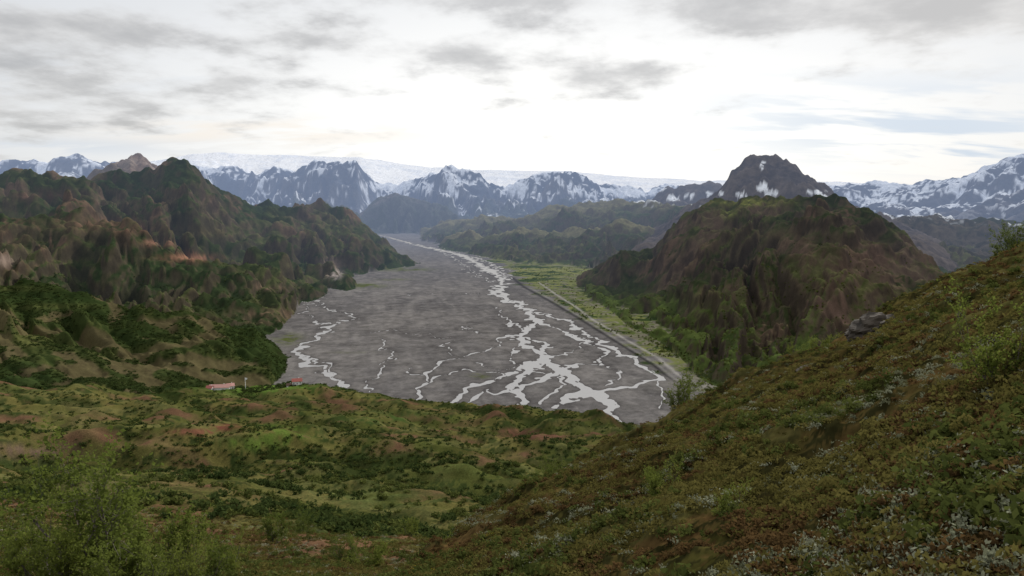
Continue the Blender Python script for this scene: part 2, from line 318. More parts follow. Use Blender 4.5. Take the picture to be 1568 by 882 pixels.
# middle slope
m=mix(mix(B((.066,.074,.020)),col((.112,.10,.032)),t2),col((.032,.044,.013)),ss(.5,.75,t1))
sp1=fbm(X/45,Y/30,73,4)+.3*pn(X/160,Y/90,71)
m=mix(m,col((.12,.08,.04)),ss(.1,.55,sp1)*.6)
m=mix(m,col((.14,.072,.045)),ss(.58,.85,sp1+cM*.5)*.7)
m=mix(m,col((.135,.125,.046)),ss(.1,.6,-sp1+cM*.3)*.5)
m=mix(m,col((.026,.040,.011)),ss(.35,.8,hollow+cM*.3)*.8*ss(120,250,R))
for (u,v,su,sv,c_,a_) in [(400,590,70,11,(.10,.16,.03),.9),(350,575,40,7,(.10,.16,.03),.8),(300,662,55,5,(.14,.065,.038),.8),(345,655,25,5,(.15,.06,.038),.8),(820,668,45,5,(.14,.07,.045),.8),(790,660,30,4,(.14,.07,.045),.6),(40,690,90,9,(.13,.09,.06),.7),(170,580,40,5,(.11,.065,.04),.6),(430,665,40,14,(.09,.13,.026),.8),(390,680,50,7,(.09,.13,.026),.7),(120,640,40,20,(.12,.10,.04),.5),(690,720,70,12,(.10,.115,.033),.6),(560,760,80,14,(.09,.105,.033),.6),(600,640,60,8,(.05,.08,.02),.6),(200,790,160,40,(.10,.062,.03),.5)]:
    m=mix(m,col(c_),np.clip(patch(u,v,su,sv)*a_*(1+1.4*cM+.9*cF),0,1))
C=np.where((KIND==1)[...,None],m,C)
# near hill
m=mix(mix(B((.066,.060,.017)),col((.098,.068,.024)),t2),col((.03,.028,.010)),ss(.6,.9,t1))
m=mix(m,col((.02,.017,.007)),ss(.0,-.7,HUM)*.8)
m=mix(m,col((.13,.118,.04)),ss(.15,.8,HUM)*.5)
m=mix(m,col((.12,.066,.028)),ss(.62,.9,np.clip(.5-cM*.8+cL*.5,0,1))*.55)
C=np.where((KIND==2)[...,None],m,C)
# bare scree: streaks running down the fall line
scree=ss(.12,.5,-GU*.5+.25+fbm(X/170,Y/170,75,3)*.9)
# left hills
dkg=(.033,.049,.018); tan=col((.118,.084,.058)); olv=col((.068,.078,.029))
hgt=(Z-ZF)
m=mix(mix(B(dkg),olv,ss(.4,.75,t2)),col((.019,.030,.011)),ss(.5,.8,t1)*.7)
m=mix(m,tan,np.clip(ss(.95,1.6,SL-.3*cM)*.5+ss(.6,.82,np.clip(.5+cL*.8-cM*.5,0,1))*ss(110,300,hgt)*.6,0,1))
m=mix(m,col((.155,.098,.068)),scree*ss(60,160,hgt)*ss(-.1,.25,cM+cF*.5)*.65)
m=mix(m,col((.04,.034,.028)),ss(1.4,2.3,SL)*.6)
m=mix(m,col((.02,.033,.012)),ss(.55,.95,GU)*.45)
for (u,v,su,sv,c_,a_) in [(285,395,36,5,(.26,.135,.085),1.),(240,372,30,4,(.2,.11,.075),.7),(505,412,12,12,(.26,.20,.16),.95),(515,420,8,8,(.36,.31,.28),.9),(12,398,16,8,(.21,.16,.13),.8),(400,480,45,6,(.17,.115,.075),.8),(140,340,80,10,(.13,.085,.055),.6),(410,490,30,5,(.19,.125,.085),.7),(200,350,60,8,(.12,.075,.05),.6),(70,300,60,8,(.11,.07,.05),.5),(330,355,50,8,(.09,.075,.04),.5),(410,440,30,4,(.17,.115,.08),.6)]:
    m=mix(m,col(c_),np.clip(patch(u,v,su,sv)*a_*(1+1.2*cM+.9*cF),0,1))
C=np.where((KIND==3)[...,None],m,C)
m=mix(mix(B((.033,.048,.015)),col((.064,.074,.024)),ss(.4,.85,t2)),col((.02,.032,.010)),ss(.5,.8,t1)*.7)
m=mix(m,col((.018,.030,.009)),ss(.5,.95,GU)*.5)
m=mix(m,col((.115,.118,.038)),np.clip(patch(20,520,50,12)+patch(80,470,70,5)*.5+patch(20,442,50,4)*.6+patch(200,540,40,7)*.3,0,1)*(.8+.6*cM))
m=mix(m,col((.12,.085,.05)),ss(.72,.95,np.clip(.5+cL*.6-cM*.9,0,1))*.55)
C=np.where((KIND==13)[...,None],m,C)
# right mountain
m=mix(mix(B((.038,.047,.019)),col((.074,.082,.030)),ss(.42,.72,t2)),col((.021,.028,.012)),ss(.5,.8,t1)*.7)
m=mix(m,col((.105,.075,.054)),np.clip(ss(.85,1.5,SL-.3*cM)*.6+ss(.52,.8,np.clip(.5+cL*.8-cM*.4,0,1))*ss(.3,.6,SP)*.7,0,1))
m=mix(m,col((.15,.096,.07)),scree*ss(.3,.5,SP)*ss(-.1,.25,cM+cF*.5)*.6)
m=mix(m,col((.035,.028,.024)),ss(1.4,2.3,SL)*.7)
low=ss(.55,.1,SP); m=mix(m,mix(B((.05,.080,.02)),col((.095,.125,.033)),t1),low*np.clip(.8+cM,0,1)*.75*ss(1.7,1.0,SL))
for (u,v,su,sv,c_,a_) in [(1145,310,50,5,(.17,.175,.046),1.),(1110,325,20,8,(.12,.13,.038),.7),(1000,470,60,20,(.09,.125,.03),.6),(1290,470,40,38,(.125,.082,.062),.8),(1330,400,40,28,(.105,.07,.052),.7),(1180,360,60,12,(.10,.08,.045),.5),(1230,380,30,20,(.11,.075,.055),.5)]:
    m=mix(m,col(c_),np.clip(patch(u,v,su,sv)*a_*(1+1.0*cM+.7*cF),0,1))
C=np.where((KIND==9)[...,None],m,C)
# centre ridge
m=mix(mix(B((.050,.066,.028)),col((.092,.096,.042)),ss(.4,.8,t2)),col((.029,.039,.020)),ss(.5,.8,t1)*.7)
m=mix(m,col((.20,.18,.10)),ss(.78,.96,SP+.12*cM)*.7)
m=mix(m,col((.10,.076,.062)),ss(.75,1.3,SL)*.6)
m=mix(m,col((.7,.72,.75)),(ss(.86,.97,SP)*ss(.48,.6,cM+cF*.4)*(U>970)*(V<335)))
C=np.where((KIND==7)[...,None],m,C)
m=mix(mix(B((.045,.052,.028)),col((.09,.074,.053)),ss(.4,.8,t2)),col((.028,.031,.022)),ss(.5,.8,t1)*.7)
m=mix(m,col((.7,.72,.75)),ss(.8,.97,SP)*ss(.5,.6,cM+cF*.4)*(U>1300))
C=np.where((KIND==12)[...,None],m,C)
m=mix(mix(B((.085,.092,.088)),col((.15,.135,.13)),ss(.4,.8,t2)),col((.05,.065,.05)),ss(.45,.8,t1)*.7)
C=np.where((KIND==10)[...,None],m,C)
m=mix(mix(B((.18,.13,.10)),col((.28,.22,.18)),ss(.4,.8,t1)),col((.08,.068,.05)),ss(.5,.85,t2)*.7)
C=np.where((KIND==4)[...,None],m,C)
# dark peak
m=mix(B((.07,.062,.064)),col((.12,.10,.09)),t1)
sn=np.zeros(R.shape)
for (u,v,su,sv) in [(1168,287,8,7),(1178,296,10,5),(1135,299,11,4),(1248,294,14,3),(1255,300,11,3),(1270,272,8,3),(1168,253,4,5),(1104,296,4,3),(1080,318,10,3),(1030,302,10,5),(1055,300,8,4),(1085,297,6,4),(1015,290,6,3)]:
    sn=np.clip(sn+ss(.36,.5,patch(u,v,su,sv)*(1+cF*1.0+cM*1.0))*front,0,1)
m=mix(m,col((.8,.82,.85)),sn)
C=np.where((KIND==8)[...,None],m,C)
# blue range: rock albedo tinted blue to paint in distance haze
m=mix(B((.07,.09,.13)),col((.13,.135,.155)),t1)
m=mix(m,col((.07,.095,.075)),ss(.5,.2,SP)*.5)
sn=ss(.50,.60,GU*.28+cM*.9+cF*.6+(SP-.6)*.45-.25*(SL-.7)+.0)*ss(.25,.6,SP+.25*cL)
sn=np.clip(sn+ss(.45,.6,patch(790,287,28,14)*1.1+patch(600,284,45,10)*1.1+patch(655,285,10,10)+patch(960,295,80,8)*1.0+patch(330,262,50,4)*.7+.5*cM+.35*cF),0,1)
m=mix(m,col((.82,.85,.9)),sn*.95)
C=np.where((KIND==5)[...,None],m,C)
m=mix(B((.065,.075,.10)),col((.11,.105,.12)),t1)  # right snow range: distance haze again tinted into the rock albedo
sn=ss(.44,.54,GU*.35+cM*.8+cF*.5+(SP-.5)*.5-.25*(SL-.6)+.12)*ss(.1,.4,SP+.2*cL)
m=mix(m,col((.82,.85,.9)),np.clip(sn,0,1)*.95)
C=np.where((KIND==11)[...,None],m,C)
m=mix(B((.86,.87,.9)),col((.60,.66,.78)),ss(.55,.9,t1)*.4)
C=np.where((KIND==6)[...,None],m,C)
baked_haze=1-np.exp(-(np.maximum(R-1500,0)/11500.0)**1.2)  # painted aerial haze, baked per vertex from distance to the origin
baked_haze=np.where(KIND==6,baked_haze*.3,baked_haze)
print("colour",time.time()-T0)
# ---------- mesh from grid ----------
def grid_mesh(name,Xa,Ya,Za,Ca=None,haze=None,mask=None):
    na,nr=Xa.shape
    co=np.stack([Xa,Ya,Za],-1).reshape(-1,3).astype(np.float32)
    idx=np.arange(na*nr).reshape(na,nr)
    a=idx[:-1,:-1];b=idx[1:,:-1];c=idx[1:,1:];d=idx[:-1,1:]
    q=np.stack([a,b,c,d],-1)[...,::-1]
    if mask is not None: q=q[mask]
    q=q.reshape(-1,4)
    if mask is not None:
        used=np.unique(q); remap=np.full(na*nr,-1); remap[used]=np.arange(len(used)); q=remap[q]; co=co[used]
    p0,p1,p2=co[q[0,0]],co[q[0,1]],co[q[0,2]]
    if np.cross(p1-p0,p2-p1)[2]<0: q=q[:,::-1]
    me=bpy.data.meshes.new(name)
    me.vertices.add(len(co)); me.vertices.foreach_set("co",co.ravel())
    me.loops.add(q.size); me.loops.foreach_set("vertex_index",q.ravel().astype(np.int32))
    me.polygons.add(len(q)); me.polygons.foreach_set("loop_start",np.arange(0,q.size,4,dtype=np.int32))
    me.polygons.foreach_set("use_smooth",np.ones(len(q),bool))
    me.update(calc_edges=True)
    if Ca is not None:
        at=me.attributes.new("Col",'FLOAT_COLOR','POINT')
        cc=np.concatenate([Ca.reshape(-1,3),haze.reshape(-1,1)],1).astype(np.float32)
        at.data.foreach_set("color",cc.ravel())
    ob=bpy.data.objects.new(name,me); bpy.context.collection.objects.link(ob); return ob
terrain=grid_mesh("terrain",X,Y,Z,np.clip(C,0.003,.9),baked_haze)
sdm=SD[c0:c1,floor_lo:floor_hi]
near=(sdm<8+fr/60)
fm=near[:-1,:-1]|near[1:,:-1]|near[:-1,1:]|near[1:,1:]
fm&=(KIND[c0:c1,floor_lo:floor_hi][:-1,:-1]==0)
river=grid_mesh("river",fx,fy,ZF[c0:c1,floor_lo:floor_hi]-0.03,None,None,fm)
print("mesh",time.time()-T0)
# ---------- materials ----------
def newmat(n):
    m=bpy.data.materials.new(n); m.use_nodes=True; nt=m.node_tree; nt.nodes.clear(); return m,nt
def N(nt,t,**kw):
    n=nt.nodes.new(t)
    for k,v in kw.items():
        if k=='ins':
            for a,b in v.items(): n.inputs[a].default_value=b
        else: setattr(n,k,v)
    return n
m,nt=newmat("terrain_ground"); L=nt.links.new
out=N(nt,'ShaderNodeOutputMaterial'); at=N(nt,'ShaderNodeAttribute',attribute_name="Col")
geo=N(nt,'ShaderNodeNewGeometry')
n1=N(nt,'ShaderNodeTexNoise',ins={'Scale':.03,'Detail':6.0,'Roughness':.75})
L(geo.outputs['Position'],n1.inputs['Vector'])
mr=N(nt,'ShaderNodeMapRange',ins={'From Min':.3,'From Max':.7,'To Min':.65,'To Max':1.4}); L(n1.outputs['Fac'],mr.inputs['Value'])
n2=N(nt,'ShaderNodeTexNoise',ins={'Scale':1.6,'Detail':4.0,'Roughness':.7}); L(geo.outputs['Position'],n2.inputs['Vector'])
mr2=N(nt,'ShaderNodeMapRange',ins={'From Min':.3,'From Max':.7,'To Min':.6,'To Max':1.45}); L(n2.outputs['Fac'],mr2.inputs['Value'])
mm=N(nt,'ShaderNodeMath',operation='MULTIPLY'); L(mr.outputs[0],mm.inputs[0]); L(mr2.outputs[0],mm.inputs[1])
vm=N(nt,'ShaderNodeVectorMath',operation='SCALE'); L(at.outputs['Color'],vm.inputs[0]); L(mm.outputs[0],vm.inputs['Scale'])
bs=N(nt,'ShaderNodeBsdfDiffuse',ins={'Roughness':.6}); L(vm.outputs[0],bs.inputs['Color'])
em=N(nt,'ShaderNodeEmission',ins={'Color':(.38,.48,.70,1),'Strength':.85})  # painted haze: distant ground glows blue in place of scattering air
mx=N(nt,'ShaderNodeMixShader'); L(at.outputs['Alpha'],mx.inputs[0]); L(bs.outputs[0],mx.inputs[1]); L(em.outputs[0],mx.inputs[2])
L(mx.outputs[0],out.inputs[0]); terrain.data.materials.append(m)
m,nt=newmat("glacial_river_water"); L=nt.links.new
out=N(nt,'ShaderNodeOutputMaterial'); bs=N(nt,'ShaderNodeBsdfPrincipled',ins={'Base Color':(.29,.285,.285,1),'Roughness':.42,'IOR':1.33})
geo=N(nt,'ShaderNodeNewGeometry'); n1=N(nt,'ShaderNodeTexNoise',ins={'Scale':.25,'Detail':4.0}); L(geo.outputs['Position'],n1.inputs['Vector'])
bp=N(nt,'ShaderNodeBump',ins={'Strength':.5,'Distance':.4}); L(n1.outputs['Fac'],bp.inputs['Height']); L(bp.outputs[0],bs.inputs['Normal']); L(bs.outputs[0],out.inputs[0])
river.data.materials.append(m)
def leafmat(name,c1,c2,trans=.35):
    m,nt=newmat(name); L=nt.links.new
    out=N(nt,'ShaderNodeOutputMaterial'); oi=N(nt,'ShaderNodeObjectInfo')
    mc=N(nt,'ShaderNodeMix',data_type='RGBA'); mc.inputs[6].default_value=(*c1,1); mc.inputs[7].default_value=(*c2,1); L(oi.outputs['Random'],mc.inputs[0])
    d=N(nt,'ShaderNodeBsdfDiffuse'); t=N(nt,'ShaderNodeBsdfTranslucent'); L(mc.outputs[2],d.inputs[0]); L(mc.outputs[2],t.inputs[0])
    mx=N(nt,'ShaderNodeMixShader',ins={'Fac':trans}); L(d.outputs[0],mx.inputs[1]); L(t.outputs[0],mx.inputs[2]); L(mx.outputs[0],out.inputs[0]); return m
def plain(name,c,rough=.8,var=.25,sc=2.0):
    m,nt=newmat(name); L=nt.links.new
    out=N(nt,'ShaderNodeOutputMaterial'); tc=N(nt,'ShaderNodeTexCoord'); n=N(nt,'ShaderNodeTexNoise',ins={'Scale':sc,'Detail':4.0}); L(tc.outputs['Object'],n.inputs['Vector'])
    mr=N(nt,'ShaderNodeMapRange',ins={'From Min':.3,'From Max':.7,'To Min':1-var,'To Max':1+var}); L(n.outputs['Fac'],mr.inputs['Value'])
    vm=N(nt,'ShaderNodeVectorMath',operation='SCALE'); vm.inputs[0].default_value=c; L(mr.outputs[0],vm.inputs['Scale'])
    b=N(nt,'ShaderNodeBsdfPrincipled',ins={'Roughness':rough}); L(vm.outputs[0],b.inputs['Base Color']); 
    bp=N(nt,'ShaderNodeBump',ins={'Strength':.3,'Distance':.05}); L(n.outputs['Fac'],bp.inputs['Height']); L(bp.outputs[0],b.inputs['Normal']); L(b.outputs[0],out.inputs[0]); return m
def hz_at(x,y):
    x=np.asarray(x,float);y=np.asarray(y,float)
    a=np.arctan2(x,y); r=np.hypot(x,y)
    ia=np.clip(np.interp(a,az,np.arange(NA)),0,NA-1.001); ir=np.clip(np.interp(r,rs,np.arange(NR)),0,NR-1.001)
    i=ia.astype(int);j=ir.astype(int);fa=ia-i;fj=ir-j
    z=(Z[i,j]*(1-fa)*(1-fj)+Z[i+1,j]*fa*(1-fj)+Z[i,j+1]*(1-fa)*fj+Z[i+1,j+1]*fa*fj)
    return z,KIND[i,j],i,j
def mesh_from(name,co,faces,mat):
    me=bpy.data.meshes.new(name); me.from_pydata([tuple(c) for c in co],[],[tuple(f) for f in faces]); 
    for mt in (mat if isinstance(mat,list) else [mat]): me.materials.append(mt)
    me.update(); return me
def clump(name,nleaf,leaf,mat,flat=.7,lobes=5,seed=0):
    g=np.random.default_rng(seed); co=[];fs=[]
    lc=[(g.normal(0,.22),g.normal(0,.22),g.uniform(.2,.62)*flat,g.uniform(.18,.34)) for _ in range(lobes)]
    for i in range(nleaf):
        l=lc[g.integers(lobes)]; d=g.normal(size=3); d/=np.linalg.norm(d); rr=l[3]*g.uniform(.55,1.08)
        p=np.array([l[0],l[1],l[2]])+d*rr*np.array([1,1,flat])
        if p[2]<0: p[2]=-p[2]*.3
        t=g.normal(size=3); t/=np.linalg.norm(t); b=np.cross(t,d+g.normal(0,.5,3)); b/=np.linalg.norm(b)+1e-6
        s=leaf*g.uniform(.6,1.4); n=len(co)
        co+= [p-t*s,p+b*s*.55,p+t*s,p-b*s*.55]; fs.append((n,n+1,n+2,n+3))
    return mesh_from(name,co,fs,mat)
def scatter(root,name,me,pts,size):
    n=len(pts)
    if n==0: return
    print(name,n)
    th=rng.uniform(0,2*np.pi,n); s=size/2
    co=np.empty((n,4,3))
    for k in range(4):
        a=th+k*math.pi/2+math.pi/4
        co[:,k,0]=pts[:,0]+np.cos(a)*s*1.41421; co[:,k,1]=pts[:,1]+np.sin(a)*s*1.41421; co[:,k,2]=pts[:,2]
    me2=bpy.data.meshes.new(name+"_points")
    me2.vertices.add(n*4); me2.vertices.foreach_set("co",co.ravel().astype(np.float32))
    me2.loops.add(n*4); me2.loops.foreach_set("vertex_index",np.arange(n*4,dtype=np.int32))
    me2.polygons.add(n); me2.polygons.foreach_set("loop_start",np.arange(0,n*4,4,dtype=np.int32)); me2.update(calc_edges=True)
    ins=bpy.data.objects.new(name,me2); bpy.context.collection.objects.link(ins); ins.parent=root
    ch=bpy.data.objects.new(name+"_plant",me); bpy.context.collection.objects.link(ch); ch.parent=ins
    ins.instance_type='FACES'; ins.use_instance_faces_scale=True; ins.instance_faces_scale=1.0
    ins.show_instancer_for_render=False; ins.show_instancer_for_viewport=False
def empty(n):
    e=bpy.data.objects.new(n,None); bpy.context.collection.objects.link(e); return e
mg=leafmat("willow_leaf_green",(.056,.070,.018),(.105,.12,.032))
mdk=leafmat("scrub_leaf_dark",(.034,.052,.016),(.066,.088,.026))
mbr=leafmat("heather_brown",(.075,.048,.02),(.14,.086,.036))
mol=leafmat("moss_olive",(.080,.072,.02),(.15,.132,.04))
mpl=leafmat("woolly_willow_pale",(.15,.16,.09),(.29,.30,.21),.2)
myl=leafmat("birch_leaf",(.10,.13,.027),(.17,.20,.042),.45)
mye=leafmat("yellow_flower_petal",(.35,.27,.03),(.5,.4,.04),.3)
pr_g=clump("shrub_green",60,.10,mg,.6,6,1); pr_b=clump("shrub_brown",60,.09,mbr,.45,6,2)
pr_o=clump("shrub_olive",60,.09,mol,.45,6,3); pr_p=clump("shrub_pale",60,.065,mpl,.5,7,4)
pr_d=clump("bush_dark",60,.15,mdk,.8,6,5); pr_d2=clump("bush_mid",60,.15,mg,.8,6,6); pr_y=clump("flowers",14,.06,mye,.4,6,7)
heath=empty("heath_shrubs")
def near_pts(n,rmin,rmax,kinds,cond=None,amin=-38,amax=38,pw=1.0):
    a=np.radians(rng.uniform(amin,amax,n)); r=rmin*(rmax/rmin)**(rng.uniform(0,1,n)**pw)
    x=r*np.sin(a);y=r*np.cos(a); z,k,i,j=hz_at(x,y)
    m=np.isin(k,kinds)
    if cond is not None: m&=cond(x,y,z,i,j)
    return np.stack([x,y,z],1)[m],r[m]
def nz(f,th,seed): return lambda x,y,z,i,j:(fbm(x/f,y/f,seed,2)+rng.normal(0,.15,len(x)))>th
for nm,pr,n,sz,cond in [("green_shrubs",pr_g,16000,(.2,.6),nz(9,.1,91)),("heather",pr_b,20000,(.15,.45),nz(7,-.08,92)),("olive_shrubs",pr_o,26000,(.15,.45),nz(6,-.25,93)),("woolly_willow",pr_p,16000,(.14,.42),nz(5,.2,94))]:
    p,r=near_pts(n,4.0,125,[1,2],cond,pw=.62); s=rng.uniform(*sz,len(p))*(1+r/90); p[:,2]-=.06*s
    scatter(heath,nm,pr,p,s)
p,r=near_pts(900,15,30,[1,2],nz(3,.0,99),-14,0); s=rng.uniform(.2,.4,len(p)); scatter(heath,"yellow_flowers",pr_y,p,s)
scrub=empty("birch_scrub")
def c_mid(th,seed,f=45):
    return lambda x,y,z,i,j:((fbm(x/f,y/f,seed,3)*.6+hollow[i,j]*.5+rng.normal(0,.2,len(x)))>th)&(C[i,j,1]>C[i,j,0]*.75)&(C[i,j,1]<.12)
for nm,pr,n,seed,th,sz in [("dark_scrub",pr_d,30000,81,.12,(1.0,3.4)),("green_scrub",pr_d2,26000,82,.08,(.9,2.8))]:
    p,r=near_pts(n,110,1000,[1],c_mid(th,seed),pw=.6); s=rng.uniform(*sz,len(p)); p[:,2]-=.12*s
    scatter(scrub,nm,pr,p,s)
p,r=near_pts(30000,850,1700,[13],lambda x,y,z,i,j:((fbm(x/70,y/70,83,3)+rng.normal(0,.2,len(x)))>-.25)&(C[i,j,0]<.08),-38,-10); s=rng.uniform(1.5,4.6,len(p)); p[:,2]-=.15*s; scatter(scrub,"hillside_birch_wood",pr_d,p,s)
p,r=near_pts(14000,1200,2100,[3],lambda x,y,z,i,j:((fbm(x/90,y/90,84,3)+rng.normal(0,.25,len(x)))>hgt[i,j]/170-.25)&(C[i,j,1]>C[i,j,0]),-38,-8); s=rng.uniform(1.8,4,len(p)); p[:,2]-=.15*s; scatter(scrub,"mountain_birch_wood",pr_d,p,s)
p,r=near_pts(9000,1000,2300,[9],lambda x,y,z,i,j:((SP[i,j]+.5*fbm(x/90,y/90,85,2))<.35),3,38); s=rng.uniform(2,5,len(p)); p[:,2]-=.1*s; scatter(scrub,"valley_side_birch_wood",pr_d2,p,s)
p,r=near_pts(9000,1000,3000,[0],lambda x,y,z,i,j:(gm[i,j]>.7)&((fbm(x/60,y/60,86,2)+rng.normal(0,.15,len(x)))>.12),0,20); s=rng.uniform(2.0,5,len(p)); p[:,2]-=.1*s; scatter(scrub,"flats_birch_wood",pr_d2,p,s)
p,r=near_pts(2500,930,1040,[0,1,13],lambda x,y,z,i,j:(C[i,j,1]<.14)&(SD[i,j]>60)&((fbm(x/30,y/30,87,2)+rng.normal(0,.15,len(x)))>-.05)&(z<-225),-30,-14.5); s=rng.uniform(2.5,6,len(p)); p[:,2]-=.1*s; scatter(scrub,"hut_birch_wood",pr_d,p,s)
print("scatter",time.time()-T0)
# ---------- birch trees ----------
bark=plain("birch_bark",(.12,.10,.085),.9,.4,6)
def tree_mesh(name,seed,h=4.0,stems=5,leafn=3500,leaf=.05,spread=.5):
    g=np.random.default_rng(seed); co=[];fs=[];mi=[];tips=[]
    def tube(p,q,r0,r1):
        d=q-p; L_=np.linalg.norm(d); d=d/(L_+1e-9); a=np.cross(d,[0.3,.5,.81]); a/=np.linalg.norm(a); b=np.cross(d,a); n=len(co)
        for (c,r) in ((p,r0),(q,r1)):
            for k in range(4):
                t=k*2*math.pi/4; co.append(c+(a*math.cos(t)+b*math.sin(t))*r)
        for k in range(4): fs.append((n+k,n+(k+1)%4,n+4+(k+1)%4,n+4+k)); mi.append(0)
    def branch(p,d,ln,r,lv):
        seg=4
        for i in range(seg):
            d=d+g.normal(0,.13,3)+np.array([0,0,.06]); d/=np.linalg.norm(d)
            q=p+d*ln/seg; tube(p,q,r*(1-i/seg*.7),r*(1-(i+1)/seg*.7))
            if lv<2:
                for _ in range(3 if lv==1 else 2):
                    dd=d+g.normal(0,.65,3); dd/=np.linalg.norm(dd); branch(q,dd,ln*g.uniform(.35,.55),r*(1-(i+1)/seg*.7)*.55,lv+1)
            if lv>=1: tips.append(q); tips.append((p+q)/2)
            p=q
        tips.append(p)
    for s in range(stems):
        a=g.uniform(0,6.28); d=np.array([math.cos(a)*spread,math.sin(a)*spread,1.0]); d/=np.linalg.norm(d)
        branch(np.array([math.cos(a)*.12,math.sin(a)*.12,-.3]),d,h*g.uniform(.5,.95),.04*h/4*1.3,0)
    tips=np.array(tips)
    for i in range(leafn):
        p=tips[g.integers(len(tips))]+g.normal(0,.05,3)*h/4; t=g.normal(size=3); t/=np.linalg.norm(t); b=np.cross(t,g.normal(size=3)); b/=np.linalg.norm(b)
        s=leaf*g.uniform(.6,1.3); n=len(co); co+= [p-t*s,p+b*s*.7,p+t*s,p-b*s*.7]; fs.append((n,n+1,n+2,n+3)); mi.append(1)
    me=mesh_from(name,co,fs,[bark,myl]); me.polygons.foreach_set("material_index",np.array(mi,np.int32)); return me
TM=[tree_mesh("birch_a",1,4,7,8000,.055),tree_mesh("birch_b",2,3.6,6,7000,.055,.8),tree_mesh("birch_c",3,3.2,5,5500,.055,.6)]
def plant(u,r,scale,k,name="birch_tree"):
    a,_=ae(u,441); x=r*math.sin(a); y=r*math.cos(a); z,_,_,_=hz_at([x],[y])
    o=bpy.data.objects.new(name,TM[k]); bpy.context.collection.objects.link(o); o.location=(x,y,float(z[0])-.1); o.rotation_euler=(0,0,random.uniform(0,6.28)); o.scale=(scale,scale,scale*random.uniform(.9,1.1))
for u,r,s,k in [(120,20,.95,0),(215,22,.85,1),(60,19,.6,1),(285,24,.5,2),(170,17,.45,2),(10,24,.4,0),(340,29,.4,1),(150,26,.7,1),(250,18,.35,0),
                (1045,99,1.35,0),(1062,102,.9,1),(1250,107,.9,1),(1275,108,.7,2),(1222,107,.7,0),(1545,97,.9,0),(1562,97,1.0,1),(1580,97,1.0,0),(1530,98,.6,2),(1350,107,.4,2),
                (820,66,.8,1),(800,64,.6,2),(845,70,.6,0),(1020,20,.3,1),(1540,16,.45,2),(560,45,.6,1),(520,50,.5,0),(690,60,.6,2),(1130,14,.2,2),(405,60,.7,1),(450,90,.8,0),(620,110,.9,1),(960,92,.5,2)]:
    plant(u,r,s,k)
# ---------- rocks ----------
rockm=plain("dark_rock",(.05,.04,.03),.95,.5,1.2)
def rock(u,r,sz,seed,squash=.6):
    import bmesh
    bm=bmesh.new(); bmesh.ops.create_icosphere(bm,subdivisions=4,radius=1)
    for v in bm.verts:
        c=v.co; n=float(fbm(np.array([c.x*1.3+seed]),np.array([c.y*1.3+c.z*2.1]),seed,4)[0]); c*=1+.45*n; c.z*=squash
    me=bpy.data.meshes.new("rock"); bm.to_mesh(me); bm.free(); me.materials.append(rockm)
    a,_=ae(u,441); x=r*math.sin(a); y=r*math.cos(a); z,_,_,_=hz_at([x],[y])
    o=bpy.data.objects.new("rock_outcrop",me); bpy.context.collection.objects.link(o); o.location=(x,y,float(z[0])-sz*.12); o.scale=(sz,sz*.8,sz); o.rotation_euler=(.2,.3,seed)
rock(1345,68,2.2,3); rock(1328,70,1.3,5); rock(1365,66,1.1,8); rock(1240,60,.6,9)
# ---------- huts ----------
wallm=plain("painted_wall",(.7,.68,.65),.7,.08); roofm=plain("red_roof",(.36,.10,.075),.6,.15); roofp=plain("faded_roof",(.50,.26,.22),.6,.15); glass=plain("window_glass",(.03,.035,.04),.2,.1); woodm=plain("dark_wood",(.12,.07,.045),.8,.2)
def box(me_co,me_f,x0,x1,y0,y1,z0,z1):
    n=len(me_co); me_co+=[(x0,y0,z0),(x1,y0,z0),(x1,y1,z0),(x0,y1,z0),(x0,y0,z1),(x1,y0,z1),(x1,y1,z1),(x0,y1,z1)]
    me_f+=[(n,n+3,n+2,n+1),(n+4,n+5,n+6,n+7),(n,n+1,n+5,n+4),(n+1,n+2,n+6,n+5),(n+2,n+3,n+7,n+6),(n+3,n,n+4,n+7)]
def part(par,name,co,fs,mat):
    o=bpy.data.objects.new(name,mesh_from(name,co,fs,mat)); bpy.context.collection.objects.link(o); o.parent=par
